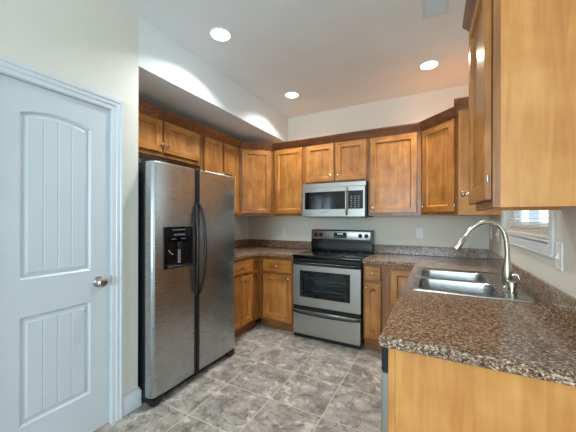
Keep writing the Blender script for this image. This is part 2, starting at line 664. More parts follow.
for z0, z1, x in ((WZ0 + .006, zm + .02, gx), (zm - .02, WZ1 - .012, gx + .0)):
    b.box(x - .010, x + .010, WY0 + .012, WY0 + .042, z0, z1); b.box(x - .010, x + .010, WY1 - .042, WY1 - .012, z0, z1)
    b.box(x - .0098, x + .0098, WY0 + .012, WY1 - .012, z0, z0 + .034); b.box(x - .0098, x + .0098, WY0 + .012, WY1 - .012, z1 - .034, z1)
b.build('window_sash', M_trim, win)
b = MB(); b.box(gx - .002, gx + .002, WY0 + .04, WY1 - .04, WZ0 + .03, WZ1 - .03); b.build('window_pane', M_glass, win)

# white blind, partly let down, hung inside the window
bl = thing('window_blind', 'white slatted blind hung inside the window above the sink', 'blind', (XR + .0175, (WY0 + WY1) / 2, WZ0 + .006))
hw = (WY1 - WY0) / 2 - .018
H = WZ1 - WZ0 - .02
b = MB(); b.box(-.016, .016, -hw, hw, H - .05, H - .002, 0, .002); b.build('head_rail', M_slat, bl)
b = MB()
z = .104
while z < H - .06:
    q = [(-.0145, -.002), (0, .0022), (.0145, .002)]
    lo_ = [(x, -hw, z + dz) for x, dz in q] + [(x, -hw, z + dz - .002) for x, dz in q[::-1]]
    hi_ = [(x, hw, z + dz) for x, dz in q] + [(x, hw, z + dz - .002) for x, dz in q[::-1]]
    b.loops([lo_, hi_], 0, True, True)
    z += .030
b.build('slats', M_slat, bl)
b = MB()
for k in range(7):
    o = random.uniform(-.0015, .0015)
    b.box(-.0145 + o, .0145 + o, -hw + random.uniform(0, .006), hw - random.uniform(0, .006), .024 + k * .0086, .024 + k * .0086 + .0062)
b.build('stacked_slats', M_stack, bl)
b = MB(); b.box(-.016, .016, -hw, hw, .002, .022, 0, .003); b.build('bottom_rail', M_stack, bl)
for y in (-hw * .7, hw * .7):
    for x in (-.0168, .0168):
        b = MB(); b.tube([(x, y, .02), (x, y, H - .03)], .0012, 6); b.build('ladder_cord', M_slat, bl)

# outside the window: lawn and a pale house down the street
b = MB(); b.box(XR + T + .3, 60, YS + T + .3, 80, -.7, -.5); struct('ground_outside', b, M_grass)
h = thing('house', 'pale sided neighbouring house glimpsed through the kitchen window blind', 'house', (6.2, 22, -.5))
b = MB(); b.box(-7, 7, 0, 8, 0, 5.2); b.build('wall', M_siding, h)
b = MB(); b.loops([[(-7.4, -.4, 5.2), (7.4, -.4, 5.2), (7.4, 8.4, 5.2), (-7.4, 8.4, 5.2)], [(-7.4, 4, 7.6), (7.4, 4, 7.6), (7.4, 4.01, 7.6), (-7.4, 4.01, 7.6)]], 0, True, True)
b.build('roof', M_roof, h)
for x in (-1.75, -.95, 2.4):
    b = MB(); b.box(x - .24, x + .24, -.03, -.001, 1.5, 2.7, 0); b.build('window', M_dwin, h)

# ------------------------------------------------------------------ cabinets
KNOB = None


def add_knob(parent, x, y, z):
    """round nickel knob standing off the door face (local -y)"""
    global KNOB
    if KNOB is None:
        k = MB()
        k.lathe([(.008, 0), (.006, .004), (.005, .014), (.010, .018), (.0145, .023), (.0145, .027), (.010, .031), (.003, .0325)], (0, 0, 0), (0, -1, 0), 16)
        KNOB = k.build('knob', M_nickel, parent, (x, y, z))
        return KNOB
    o = KNOB.copy()
    C.objects.link(o)
    o.parent = parent
    o.location = (x, y, z)
    return o


def door_leaf(parent, x0, x1, z0, z1, yf, raised=False, name='door', rail=.056, t=.020):
    """framed leaf: stiles upright grain, rails level grain, sunk panel; front at local y = yf - t"""
    f = yf - t
    c = .004
    prof = [(0, yf), (0, f + c), (c, f)]
    if name == 'drawer':
        prof += [(.012, f), (.016, f)]
    else:
        prof += [(rail, f), (rail + .003, f + .004), (rail + .012, f + .0125)]
        if raised:
            prof += [(rail + .016, f + .0125), (rail + .042, f + .003)]
    b = MB()
    mat = lambda i: 0 if i in (1, 3, -1) else 1
    b.loops([[(x0 + i, y, z0 + i), (x1 - i, y, z0 + i), (x1 - i, y, z1 - i), (x0 + i, y, z1 - i)] for i, y in prof], mat, True, True)
    if name == 'drawer':
        for fc in b.bm.faces:
            fc.material_index = 1
    o = b.build(name, [M_wz, M_wx], parent)
    return o


def cabinet(name, label, cat, loc, rotz, W, D, Hh, doors=(), drawers=(), toe=0.0, stiles=(), rails=(), sides=None, group=None, hollow=False, underside=True):
    """local frame: front at y=0 facing -y, x 0..W, z 0..H.  doors: (x0,x1,z0,z1,knobx,knobz,raised)"""
    r = thing(name, label, cat, loc, rotz, group)
    b = MB()
    if hollow:
        b.box(0, .018, .02, D, toe, Hh); b.box(W - .018, W, .02, D, toe, Hh)
        b.box(.018, W - .018, D - .012, D, toe, Hh); b.box(.018, W - .018, .02, D - .012, toe, toe + .018)
        b.box(.018, W - .018, .02, .03, Hh - .12, Hh)
    elif toe:
        b.box(0, W, .02, D, toe, Hh)
    else:
        b.box(0, .016, .02, D, 0, Hh); b.box(W - .016, W, .02, D, 0, Hh)
        b.box(.016, W - .016, .02, D, .014, Hh)
    b.build('carcass', M_ez if sides is None else sides, r)
    b = MB()
    sw = .034
    st = [(0, sw)] + list(stiles) + [(W - sw, W)]
    for a, c in st:
        b.box(a, c, 0, .0195, toe, Hh)
    rl = [(toe, toe + .03), (Hh - .06, Hh)] + list(rails)
    xs = sorted(st)
    for (a0, a1), (c0, c1) in zip(xs, xs[1:]):
        for z0, z1 in rl:
            b.box(a1, c0, .0005, .0195, z0, z1)
    b.build('face_frame', M_fz, r)
    for x0, x1, z0, z1, kx, kz, ra in doors:
        d = door_leaf(r, x0, x1, z0, z1, -.001, ra)
        if kx is not None:
            add_knob(d, kx, -.021, kz)
    for x0, x1, z0, z1 in drawers:
        d = door_leaf(r, x0, x1, z0, z1, -.001, False, 'drawer')
        add_knob(d, (x0 + x1) / 2, -.021, (z0 + z1) / 2)
    if toe:
        b = MB(); b.box(0, W, .055, D, 0, toe - .001)
        b.build('toe_kick', M_toe, r)
    return r


ZU = 1.358
UH = .914
yU = YB - .305
DB, DT = ZU + .028, 2.212      # door bottom / top of the 36 inch wall cabinets


def up(z):
    return z - ZU


cabinet('wall_cabinet', 'maple wall cabinet with one door left of the microwave', 'cabinet', (-1.918, yU, ZU), 0, .478, .303, UH,
        doors=[(.048, .442, up(DB), up(DT), .410, up(1.437), False)])
cabinet('wall_cabinet', 'short two-door maple cabinet directly above the microwave', 'cabinet', (-1.438, yU, 1.742), 0, .768, .303, ZU + UH - 1.742,
        doors=[(.020, .374, .026, DT - 1.742, .340, .085, False), (.394, .748, .026, DT - 1.742, .428, .085, False)], stiles=[(.36, .408)])
cabinet('wall_cabinet', 'wide one-door maple wall cabinet right of the microwave', 'cabinet', (-.668, yU, ZU), 0, .531, .303, UH,
        doors=[(.022, .494, up(DB), up(DT), .052, up(1.437), False)])
# over the refrigerator and the tall one beside it (left wall)
xl = XL + .305
cabinet('wall_cabinet', 'short two-door maple cabinet above the refrigerator', 'cabinet', (xl, 1.275, 1.885), 90, .915, .303, ZU + UH - 1.885,
        doors=[(.012, .433, .036, DT - 1.885, .420, .106, False), (.455, .888, .036, DT - 1.885, .480, .106, False)], stiles=[(.425, .463)])
cabinet('wall_cabinet', 'two-door maple wall cabinet between refrigerator and left corner', 'cabinet', (xl, 2.192, ZU), 90, .669, .303, UH,
        doors=[(.043, .328, up(DB), up(DT), .300, up(1.437), False), (.363, .635, up(DB), up(DT), .390, up(1.437), False)], stiles=[(.318, .374)])


# diagonal corner wall cabinets
def corner_cabinet(label, cx, cy, rotz, knob_x):
    hw_ = .2157
    r = thing('corner_cabinet', label, 'cabinet', (cx, cy, ZU), rotz)
    pts = [(-hw_, .019), (hw_, .019), (2 * hw_ - .002, hw_), (0, .645), (-2 * hw_ + .002, hw_)]
    pts = [(-hw_ + .004, .0195), (hw_ - .004, .0195), (hw_, .0015), (2 * hw_ - .0015, hw_), (0, .6445), (-2 * hw_ + .0015, hw_), (-hw_, .0015)]
    b = MB(); b.prism(pts, 0, UH); b.build('carcass', M_ez, r)
    b = MB()
    for a, c in ((-hw_, -hw_ + .045), (hw_ - .045, hw_)):
        b.box(a + (.0 if a > 0 else .004), c - (.004 if a > 0 else 0), 0, .019, 0, UH)
    b.box(-hw_ + .045, hw_ - .045, .0005, .019, 0, .03); b.box(-hw_ + .045, hw_ - .045, .0005, .019, UH - .06, UH)
    b.build('face_frame', M_fz, r)
    d = door_leaf(r, -hw_ + .03, hw_ - .03, up(DB), up(DT), -.001, False)
    add_knob(d, knob_x, -.021, up(1.437))
    hx = (hw_ - .028) * (1 if knob_x < 0 else -1)
    for z in (.085, UH - .125):
        g = MB(); g.lathe([(.004, -.010), (.004, .010)], (hx, -.012, z), (0, 0, 1), 10); g.build('hinge', M_nickel, d)
    return r


corner_cabinet('diagonal maple corner cabinet at the left end of the back wall', -2.53 + .4575, YB - .4575, 45, .155)
corner_cabinet('diagonal maple corner cabinet at the right end of the back wall', XR - .4575, YB - .4575, -45, -.155)

# crown moulding along the long run
CRP = [(0, 2.212), (.006, 2.212), (.010, 2.226), (.022, 2.240), (.040, 2.272), (.050, 2.284), (.054, 2.300), (.046, 2.304), (0, 2.304)]
b = MB()
b.sweep([(xl + .0005, 1.255), (xl + .0005, 2.863), (-1.92, yU - .0005), (-.135, yU - .0005), (XR - .3055, 2.8625)], CRP)
tag(b.build('crown_moulding', M_cr), 'dark-stained crown moulding along the tops of the refrigerator-side and back wall cabinets', 'moulding')

# the return over the corner cabinet's side sits a step higher
b = MB()
b.sweep([(XR - .3055 - .034, 2.8625), (XR - .001, 2.8625)], [(o, z + .062) for o, z in CRP])
b.box(XR - .304, XR - .001, 2.8627, 2.8815, ZU + UH + .0005, 2.362)
tag(b.build('crown_moulding', M_cr), 'short raised crown moulding return on the side of the right corner cabinet', 'moulding')

# near wall cabinet on the right wall
NY0, NY1 = 1.16, 1.618
r = cabinet('wall_cabinet', 'large near maple wall cabinet on right wall showing its plain tan end panel', 'cabinet', (XR - .305, NY1, ZU), -90, NY1 - NY0, .303, UH)
W_ = NY1 - NY0
hinge = Vector((W_ - .022, -.002, 0))
d = door_leaf(r, -.414, 0, up(DB), up(DT), 0)
d.location = hinge
d.rotation_euler = (0, 0, R(1.5))
add_knob(d, -.388, -.02, up(1.437))
for z in (.10, UH - .13):
    g = MB(); g.lathe([(.004, -.012), (.004, .012)], (.003, -.010, z), (0, 0, 1), 10); g.build('hinge', M_nickel, d)
b = MB()
b.sweep([(.0, .30), (.0, -.0005), (W_, -.0005), (W_, .30)], [(o, z - ZU) for o, z in CRP], side=1)
b.build('crown', M_cr, r)

# base cabinets
yb = YB - .61
BH = .8755
cabinet('base_cabinet', 'maple base cabinet with one drawer and one door left of the range', 'cabinet', (-1.918, yb, 0), 0, .494, .608, BH,
        doors=[(.066, .457, .125, .655, .418, .630, True)], drawers=[(.066, .457, .692, .835)], toe=.1, rails=[(.65, .695)], sides=M_fz)
cabinet('base_cabinet', 'narrow maple base cabinet with small drawer and door right of the range', 'cabinet', (-.652, yb, 0), 0, .242, .608, BH,
        doors=[(.020, .176, .130, .680, .038, .640, True)], drawers=[(.020, .172, .710, .850)], toe=.1, rails=[(.675, .715)], sides=M_fz)
cabinet('corner_base_cabinet', 'right corner base cabinet with one plain door behind the peninsula counter', 'cabinet', (-.409, yb, 0), 0, .880, .608, BH,
        doors=[(.022, .245, .130, .835, None, None, True)], toe=.1, stiles=[(.24, .30)], sides=M_fz)
# left run beside the refrigerator
xb = XL + .61
cabinet('base_cabinet', 'maple base cabinet with wide drawer over two doors beside the refrigerator', 'cabinet', (xb, 2.245, 0), 90, .6165, .608, BH,
        doors=[(.028, .238, .130, .672, .222, .628, True), (.250, .460, .130, .672, .270, .628, True)], drawers=[(.028, .460, .705, .845)],
        toe=.1, rails=[(.668, .708)], stiles=[(.455, .500)], sides=M_fz)
# right run: sink base (open box below the bowls), dishwasher, end panel
xf = XR - .61
cabinet('sink_base_cabinet', 'maple sink base cabinet under the double bowl sink', 'cabinet', (xf, 2.861, 0), -90, 1.205, .608, BH,
        doors=[(.33, .74, .125, .835, .71, .64, True), (.76, 1.17, .125, .835, .79, .64, True)], toe=.1, stiles=[(.27, .34)], sides=M_fz, hollow=True)

# ------------------------------------------------------------------ counters
def lprism(name, label, pts, splash, hole=None):
    """L-shaped slab with a small edge roll, optional rectangular cut-out"""
    b = MB()
    bm = b.bm
    zt, zb = CT, CT - .038
    cx = sum(p[0] for p in pts) / len(pts)

    def off(d):
        n = len(pts)
        out = []
        for i in range(n):
            p, q, r_ = Vector(pts[i - 1]), Vector(pts[i]), Vector(pts[(i + 1) % n])
            d0, d1 = (q - p).normalized(), (r_ - q).normalized()
            n0, n1 = Vector((-d0.y, d0.x)), Vector((-d1.y, d1.x))
            m = (n0 + n1)
            m = m / m.dot(n0)
            out.append(q + m * d)
        return out
    prof = [(.004, zb), (0, zb + .004), (0, zt - .006), (.002, zt - .002), (.006, zt)]
    rows = [[bm.verts.new((p.x, p.y, z)) for p in off(d)] for d, z in prof]
    n = len(pts)
    for a, c in zip(rows, rows[1:]):
        for i in range(n):
            bm.faces.new((a[i], a[(i + 1) % n], c[(i + 1) % n], c[i]))
    bm.edges.ensure_lookup_table()

    def cap(row, z):
        es = [bm.edges.get((row[i], row[(i + 1) % n])) for i in range(n)]
        hv = []
        if hole:
            hv = [bm.verts.new((x, y, z)) for x, y in ((hole[0], hole[2]), (hole[1], hole[2]), (hole[1], hole[3]), (hole[0], hole[3]))]
            es += [bm.edges.new((hv[i], hv[(i + 1) % 4])) for i in range(4)]
        bmesh.ops.triangle_fill(bm, use_beauty=True, use_dissolve=False, edges=es)
        return hv
    h0, h1 = cap(rows[0], zb), cap(rows[-1], zt)
    if hole:
        for i in range(4):
            bm.faces.new((h0[i], h0[(i + 1) % 4], h1[(i + 1) % 4], h1[i]))
    o = tag(b.build(name, M_granite, None, None, False), label, 'countertop')
    b = MB()
    for bx in splash:
        b.box(*bx, 0, .003)
    b.build('backsplash', M_granite, o)
    return o


yc, xc, xcl = YB - .648, XR - .648, XL + .638
e = .002
lprism('countertop', 'brown speckled countertop in the left corner between refrigerator and range',
       [(XL + e, 2.20), (xcl, 2.20), (xcl, yc), (-1.4235, yc), (-1.4235, YB - e), (XL + e, YB - e)],
       [(XL + e, XL + .021, 2.20, YB - .022, CT + .0005, 1.016), (XL + e, -1.4235, YB - .021, YB - e, CT + .0005, 1.016)])
SX0, SX1, SY0, SY1 = -.134, .440, 1.735, 2.570
lprism('countertop', 'long brown speckled countertop with the sink, running from the range to the peninsula end',
       [(-.6550, yc), (xc, yc), (xc, 1.0), (XR - e, 1.0), (XR - e, YB - e), (-.6550, YB - e)],
       [(XR - .021, XR - e, 1.0, YB - .022, CT + .0005, 1.016), (-.6550, XR - e, YB - .021, YB - e, CT + .0005, 1.016)],
       hole=(SX0 + .02, SX1 - .02, SY0 + .02, SY1 - .02))

# peninsula end panel
t = thing('end_panel', 'plain honey maple panel closing the near end of the peninsula', 'panel', (0, 1.03, 0))
b = MB(); b.box(-.124, XR - .002, 0, .014, 0, BH, 0); b.build('panel', M_ez, t)
b = MB(); b.box(-.147, -.1245, -.003, .014, 0, BH, 0, .002); b.build('stile', M_ez, t)


# ------------------------------------------------------------------ rounded helpers
def rrect(cx, cy, hx, hy, rad, n=5):
    pts = []
    for sx, sy, a0 in ((1, 1, 0), (-1, 1, 90), (-1, -1, 180), (1, -1, 270)):
        for k in range(n + 1):
            a = R(a0 + 90 * k / n)
            pts.append((cx + sx * (hx - rad) + rad * math.cos(a), cy + sy * (hy - rad) + rad * math.sin(a)))
    return pts


# ------------------------------------------------------------------ sink, faucet, soap dispenser
sk = thing('sink', 'stainless steel double bowl sink set in the speckled counter', 'sink', (0, 0, CT))
bowls = [(.102, 2.322, .200, .166), (.106, 1.945, .204, .170)]
b = MB()
bm = b.bm
outer = rrect((SX0 + SX1) / 2, (SY0 + SY1) / 2, (SX1 - SX0) / 2, (SY1 - SY0) / 2, .03)
rows = []
for ins, z in ((0, .001), (.001, .0045), (.006, .007), (.014, .0065), (.018, .004)):
    pts = rrect((SX0 + SX1) / 2, (SY0 + SY1) / 2, (SX1 - SX0) / 2 - ins, (SY1 - SY0) / 2 - ins, .03 - ins * .5)
    rows.append([bm.verts.new((x, y, z)) for x, y in pts])
n = len(outer)
for a, c in zip(rows, rows[1:]):
    for i in range(n):
        bm.faces.new((a[i], a[(i + 1) % n], c[(i + 1) % n], c[i]))
es = [bm.edges.get((rows[-1][i], rows[-1][(i + 1) % n])) for i in range(n)]
for cx, cy, hx, hy in bowls:
    hv = [bm.verts.new((x, y, .004)) for x, y in rrect(cx, cy, hx, hy, .055)]
    es += [bm.edges.new((hv[i], hv[(i + 1) % len(hv)])) for i in range(len(hv))]
bmesh.ops.triangle_fill(bm, use_beauty=True, use_dissolve=False, edges=es)
b.build('rim', M_sink, sk)
for cx, cy, hx, hy in bowls:
    b = MB()
    prof = [(0, .004), (.002, .0035), (.005, 0), (.009, -.03), (.016, -.125), (.024, -.148), (.045, -.160)]
    b.loops([[(x, y, z) for x, y in rrect(cx, cy, hx - i, hy - i, max(.02, .055 - i * .3))] for i, z in prof], 0, False, True)
    bo = b.build('bowl', M_sink, sk)
    g = MB(); g.lathe([(.045, 0), (.045, .003), (.036, .004), (.030, -.001), (.004, -.001)], (cx, cy, -.1598), (0, 0, 1), 24); g.build('drain', M_nickel, bo)

fa = thing('faucet', 'brushed nickel gooseneck pull-down faucet behind the sink bowls', 'faucet', (.366, 2.03, CT + .0055))
b = MB()
b.lathe([(.030, 0), (.030, .004), (.026, .008), (.0245, .012), (.0245, .03), (.026, .06), (.0265, .09), (.024, .115), (.0185, .145), (.0145, .175), (.0135, .19)], seg=24)
b.build('body', M_nickel, fa)
b = MB()
ctl = [(0, 0, .18), (-.002, 0, .244), (-.008, 0, .290), (-.018, 0, .328), (-.034, 0, .356), (-.058, 0, .375), (-.090, 0, .383), (-.123, 0, .378), (-.153, 0, .362), (-.183, 0, .333), (-.205, 0, .298)]
ctl = [Vector(c) for c in ctl]
pts = []
for k in range(len(ctl) - 1):           # smooth curve through the neck points
    p0, p1, p2, p3 = ctl[max(k - 1, 0)], ctl[k], ctl[k + 1], ctl[min(k + 2, len(ctl) - 1)]
    for t in (0, .25, .5, .75):
        pts.append(.5 * (2 * p1 + (p2 - p0) * t + (2 * p0 - 5 * p1 + 4 * p2 - p3) * t * t + (3 * p1 - 3 * p2 + p3 - p0) * t ** 3))
pts.append(ctl[-1])
b.tube(pts, .0125, 14); b.build('spout', M_nickel, fa)
p, q = Vector(pts[-1]), Vector(pts[-2])
dr = (p - q).normalized()
b = MB()
b.tube([p - dr * .004, p + dr * .02, p + dr * .024, p + dr * .06, p + dr * .098, p + dr * .104], [.0135, .0145, .017, .0185, .0220, .018], 16)
sh = b.build('spray_head', M_nickel, fa)
g = MB(); g.box(-.006, .006, -.004, .004, -.011, .011, 0, .002)
g.build('spray_button', M_blackm, sh, p + dr * .045 + Vector((.0165, -.006, .012)))
b = MB()
b.tube([(.014, -.004, .078), (.034, -.008, .082)], [.016, .014], 14); b.tube([(.033, -.008, .083), (.046, -.012, .079), (.052, -.016, .060)], [.0085, .0075, .006], 12)
b.build('lever', M_nickel, fa)
sd = thing('soap_dispenser', 'short nickel soap dispenser on the sink deck beside the faucet', 'soap dispenser', (.365, 1.915, CT + .0055))
b = MB(); b.lathe([(.025, 0), (.025, .004), (.018, .007), (.017, .024)], seg=20); b.build('body', M_nickel, sd)
b = MB(); b.lathe([(.018, .0245), (.0235, .026), (.0240, .056), (.021, .061), (.003, .062)], seg=24); b.build('pump_head', M_nickel, sd)



# ------------------------------------------------------------------ refrigerator
fr = thing('refrigerator', 'stainless side-by-side refrigerator with black sides and handles', 'refrigerator', (-1.72, 1.256, 0), 90)
FW, FT = .905, 1.722
b = MB(); b.box(.004, FW - .004, .088, .775, .03, FT - .002, 0, .004); b.build('case', M_blackm, fr)
b = MB(); b.box(.01, FW - .01, .045, .09, .018, .062, 0, .003)
for k in range(5):
    b.box(.06, FW - .06, .041, .046, .024 + k * .007, .0265 + k * .007)
b.build('toe_grille', M_blackm, fr)
for x in (.05, FW - .05):
    b = MB(); b.box(x - .045, x + .045, .008, .055, .012, .060, 0, .010, 2); b.lathe([(.02, -.02), (.02, .02)], (x, .035, .02), (1, 0, 0), 16); b.build('roller_cover', M_blackm, fr)
for x0, x1 in ((.02, .12), (FW - .12, FW - .02)):
    b = MB(); b.box(x0, x1, .03, .16, FT - .0015, FT + .022, 0, .006, 2); b.build('hinge_cover', M_blackm, fr)


def fridge_door(x0, x1, inner, label):
    """bowed steel front with rounded outer edge; a black strip runs down the inner edge"""
    z0, z1 = .068, FT
    d = MB()
    rad = .028
    sx = -1 if inner == x1 else 1       # outer side
    strip = .026
    a, c = (x0, x1 - strip) if inner == x1 else (x0 + strip, x1)
    ou, inn = (a, c) if inner == x1 else (c, a)
    s = 1 if ou < inn else -1
    prof = [(ou, .078)]
    prof += [(ou + s * (rad - rad * math.cos(R(t))), .002 + rad - rad * math.sin(R(t))) for t in range(0, 91, 15)]
    prof += [(ou + s * (abs(inn - ou) * f), .002 - .007 * math.sin(math.pi * (.15 + .85 * f)) + .0031 * (1 - f)) for f in (.3, .5, .7, .85)]
    prof += [(inn, .002), (inn, .078)]
    loops = []
    for z, i in ((z0 + .001, .003), (z0 + .004, 0), (z1 - .006, 0), (z1 - .001, .004)):
        loops.append([(x, y + (i if y < .04 else 0), z) for x, y in prof])
    d.loops(loops, 0, True, True)
    o = d.build('door', M_ssd, fr)
    o['label'] = label
    b = MB()
    q0, q1 = (inn, inner) if inn < inner else (inner, inn)
    b.box(q0 + .001, q1 - .002, .001, .078, z0 + .001, z1 - .001, 0, .003)
    b.build('edge_strip', M_blackm, o)
    # arched handle
    hx = (q0 + q1) / 2
    zb_, zt_ = .70, 1.44
    b = MB()
    n = 18
    pts, rd = [], []
    lat = -.020 if inner == x1 else .010
    for k in range(n + 1):
        f = k / n
        bow = (math.sin(math.pi * f)) ** .6 if 0 < f < 1 else 0
        pts.append((hx + lat * bow, -.004 - (.040 if lat < 0 else .062) * bow, zb_ + (zt_ - zb_) * f)); rd.append(.0125 if 0 < k < n else .010)
    b.tube(pts, rd, 12, 0, .9)
    b.build('handle', M_blackm, o)
    return o


fl = fridge_door(.002, .4035, .4035, 'narrow stainless freezer door with the ice dispenser')
fridge_door(.4085, FW - .002, .4085, 'wide stainless fresh food door')
# ice and water dispenser let into the freezer door
dx0, dx1, dz0, dz1 = .084, .350, .950, 1.258
b = MB()
y0 = -.012
b.box(dx0, dx0 + .022, y0, .004, dz0, dz1, 0, .003); b.box(dx1 - .022, dx1, y0, .004, dz0, dz1, 0, .003)
b.box(dx0 + .02, dx1 - .02, y0, .004, dz0, dz0 + .03, 0, .003); b.box(dx0 + .02, dx1 - .02, y0, .004, 1.142, dz1, 0, .003)
dp = b.build('dispenser', M_blackg, fr)
b = MB(); b.box(dx0 + .02, dx1 - .02, -.0055, -.0045, dz0 + .028, 1.144); b.build('niche', M_black, dp)
for k in range(5):
    b = MB(); b.box(dx0 + .085 + k * .021, dx0 + .099 + k * .021, y0 - .0006, y0 + .001, 1.192, 1.206); b.build('control_button', M_grey, dp)
b = MB(); b.box(dx0 + .07, dx0 + .19, y0 - .0006, y0 + .001, 1.232, 1.239); b.build('badge', M_grey, dp)
for q in (.06, .15):
    b = MB(); b.box(dx0 + q, dx0 + q + .045, y0 - .0006, y0 + .001, 1.165, 1.170); b.build('printed_mark', M_grey, dp)
b = MB(); b.lathe([(.022, .0), (.018, -.03), (.012, -.045)], (dx0 + .135, -.010, 1.142), (0, 0, 1), 14); b.build('nozzle', M_blackm, dp)
b = MB(); b.box(dx0 + .122, dx0 + .148, -.012, -.0058, .985, 1.09, 0, .003); b.build('paddle', M_grey, dp)
b = MB(); b.tube([(dx0 + .04, -.008, 1.09), (dx0 + .05, -.013, 1.07), (dx0 + .075, -.013, 1.055)], .004, 8); b.build('water_lever', M_grey, dp)
b = MB(); b.box(dx0 + .026, dx1 - .026, -.028, -.012, dz0 + .004, dz0 + .022, 0, .004); b.build('drip_tray', M_blackm, dp)

# ------------------------------------------------------------------ range
rg = thing('range', 'stainless and black electric range with black glass cooktop', 'range', (-1.4205, 2.798, 0))
RW = .760
b = MB()
b.box(0, .06, .03, .66, .04, .895); b.box(RW - .06, RW, .03, .66, .04, .895)
b.box(.06, RW - .06, .45, .66, .04, .895); b.box(.06, RW - .06, .03, .45, .04, .40); b.box(.06, RW - .06, .03, .45, .80, .895)
b.build('body', M_black, rg)
b = MB(); b.box(.062, RW - .062, .40, .449, .402, .798); b.box(.0605, .075, .04, .40, .402, .798); b.box(RW - .075, RW - .0605, .04, .40, .402, .798); b.box(.075, RW - .075, .04, .40, .402, .412)
b.build('oven_cavity', M_cavity, rg)
for z in (.53, .64):
    b = MB()
    b.tube([(.08, .06, z), (RW - .08, .06, z)], .004, 8); b.tube([(.08, .38, z), (RW - .08, .38, z)], .004, 8)
    for k in range(13):
        x = .09 + k * (RW - .18) / 12
        b.tube([(x, .06, z + .003), (x, .38, z + .003)], .002, 6)
    b.build('oven_rack', M_rack, rg)
b = MB(); b.box(0, RW, -.018, .54, .896, .922, 0, .006, 2)
ck = b.build('cooktop', M_blackg, rg)
for x, y, r_ in ((.20, .14, .10), (.56, .14, .08), (.20, .42, .08), (.56, .42, .10)):
    b = MB()
    b.loops([[(x + rr_ * math.cos(R(a)), y + rr_ * math.sin(R(a)), .9224) for a in range(0, 360, 10)] for rr_ in (r_, r_ + .003)], 0)
    b.build('burner_ring', M_grey, ck)
# backguard: curved black riser with a steel control panel on top
b = MB()
prof = [(.645, .90), (.520, .92), (.515, 1.00), (.524, 1.04), (.530, 1.066), (.532, 1.176), (.542, 1.184), (.645, 1.184)]
b.loops([[(x, y, z) for y, z in prof] for x in (0, RW)], 0, True, True)
bgd = b.build('backguard', M_black, rg)
b = MB(); b.box(.012, RW - .012, .522, .532, 1.068, 1.171, 0, .006, 2); cp = b.build('control_panel', M_ss, rg)
for x in (.062, .133, RW - .133, RW - .062):
    g = MB(); g.lathe([(.026, 0), (.026, .004), (.022, .006), (.019, .022), (.017, .025)], (x, .5225, 1.119), (0, -1, 0), 20)
    g.box(x - .004, x + .004, .490, .499, 1.103, 1.135, 0, .0015)
    g.build('control_knob', M_blackm, cp)
b = MB(); b.box(.300, .462, .5185, .524, 1.087, 1.155, 0, .003); dsp = b.build('display', M_disp, rg)
for k, x in enumerate((.355, .372, .392, .409)):
    b = MB(); b.box(x - .005, x + .005, .5175, .5188, 1.129, 1.147); b.build('clock_digit', M_digit, dsp)
for k in range(6):
    b = MB(); b.box(.316 + k * .024, .328 + k * .024,   .5175, .5188, 1.097, 1.104); b.build('touch_key', M_grey, dsp)
# oven door
b = MB(); b.box(.004, RW - .004, -.008, .028, .815, .892, 0, .004); b.build('vent_trim', M_black, rg)
wx0, wx1, wz0, wz1 = .085, RW - .110, .462, .752
b = MB()
for q in ((.004, wx0, .365, .810), (wx1, RW - .004, .365, .810), (wx0, wx1, .365, wz0), (wx0, wx1, wz1, .810)):
    b.box(q[0], q[1], 0, .028, q[2], q[3])
od = b.build('oven_door', M_ss, rg)
b = MB()
i = .040
for q in ((wx0, wx0 + i, wz0, wz1), (wx1 - i, wx1, wz0, wz1), (wx0 + i, wx1 - i, wz0, wz0 + .030), (wx0 + i, wx1 - i, wz1 - .030, wz1)):
    b.box(q[0], q[1], -.002, .020, q[2], q[3])
b.build('window_frame', M_blackg, od)
b = MB(); b.box(wx0 + i, wx1 - i, .004, .008, wz0 + .03, wz1 - .03); b.build('oven_window', M_ovg, od)


def bar_handle(parent, z, x0, x1, out, rad, y0=0, sag=0.0, mat=None, flat=1.0):
    b = MB()
    pts = [(x0, y0, z)]
    n = 14
    for k in range(n + 1):
        f = k / n
        x = x0 + .012 + (x1 - x0 - .024) * f
        e_ = min(1, min(f, 1 - f) / .06 + .55)
        pts.append((x, y0 - out * e_, z - sag * math.sin(math.pi * f)))
    pts.append((x1, y0, z))
    b.tube(pts, rad, 12, 0, flat)
    return b.build('handle', mat or M_black, parent)


bar_handle(od, .838, .035, RW - .035, .050, .014, 0, 0, M_blackm)
# storage drawer under the oven
b = MB(); b.box(.004, RW - .004, .004, .030, .315, .362, 0, .003); b.build('drawer_trim', M_black, rg)
b = MB(); b.box(.004, RW - .004, .0, .029, .048, .312, 0, .004); dr_ = b.build('storage_drawer', M_ss, rg)
bar_handle(dr_, .300, .012, RW - .012, .034, .013, 0, .012, M_blackm)
b = MB(); b.box(.006, RW - .006, .022, .05, .006, .0445); b.build('kick_plate', M_blackm, rg)
for x in (.05, RW - .05):
    for y in (.08, .58):
        b = MB(); b.lathe([(.018, 0), (.018, .012), (.010, .014), (.010, .041)], (x, y, 0), (0, 0, 1), 14); b.build('foot', M_blackm, rg)

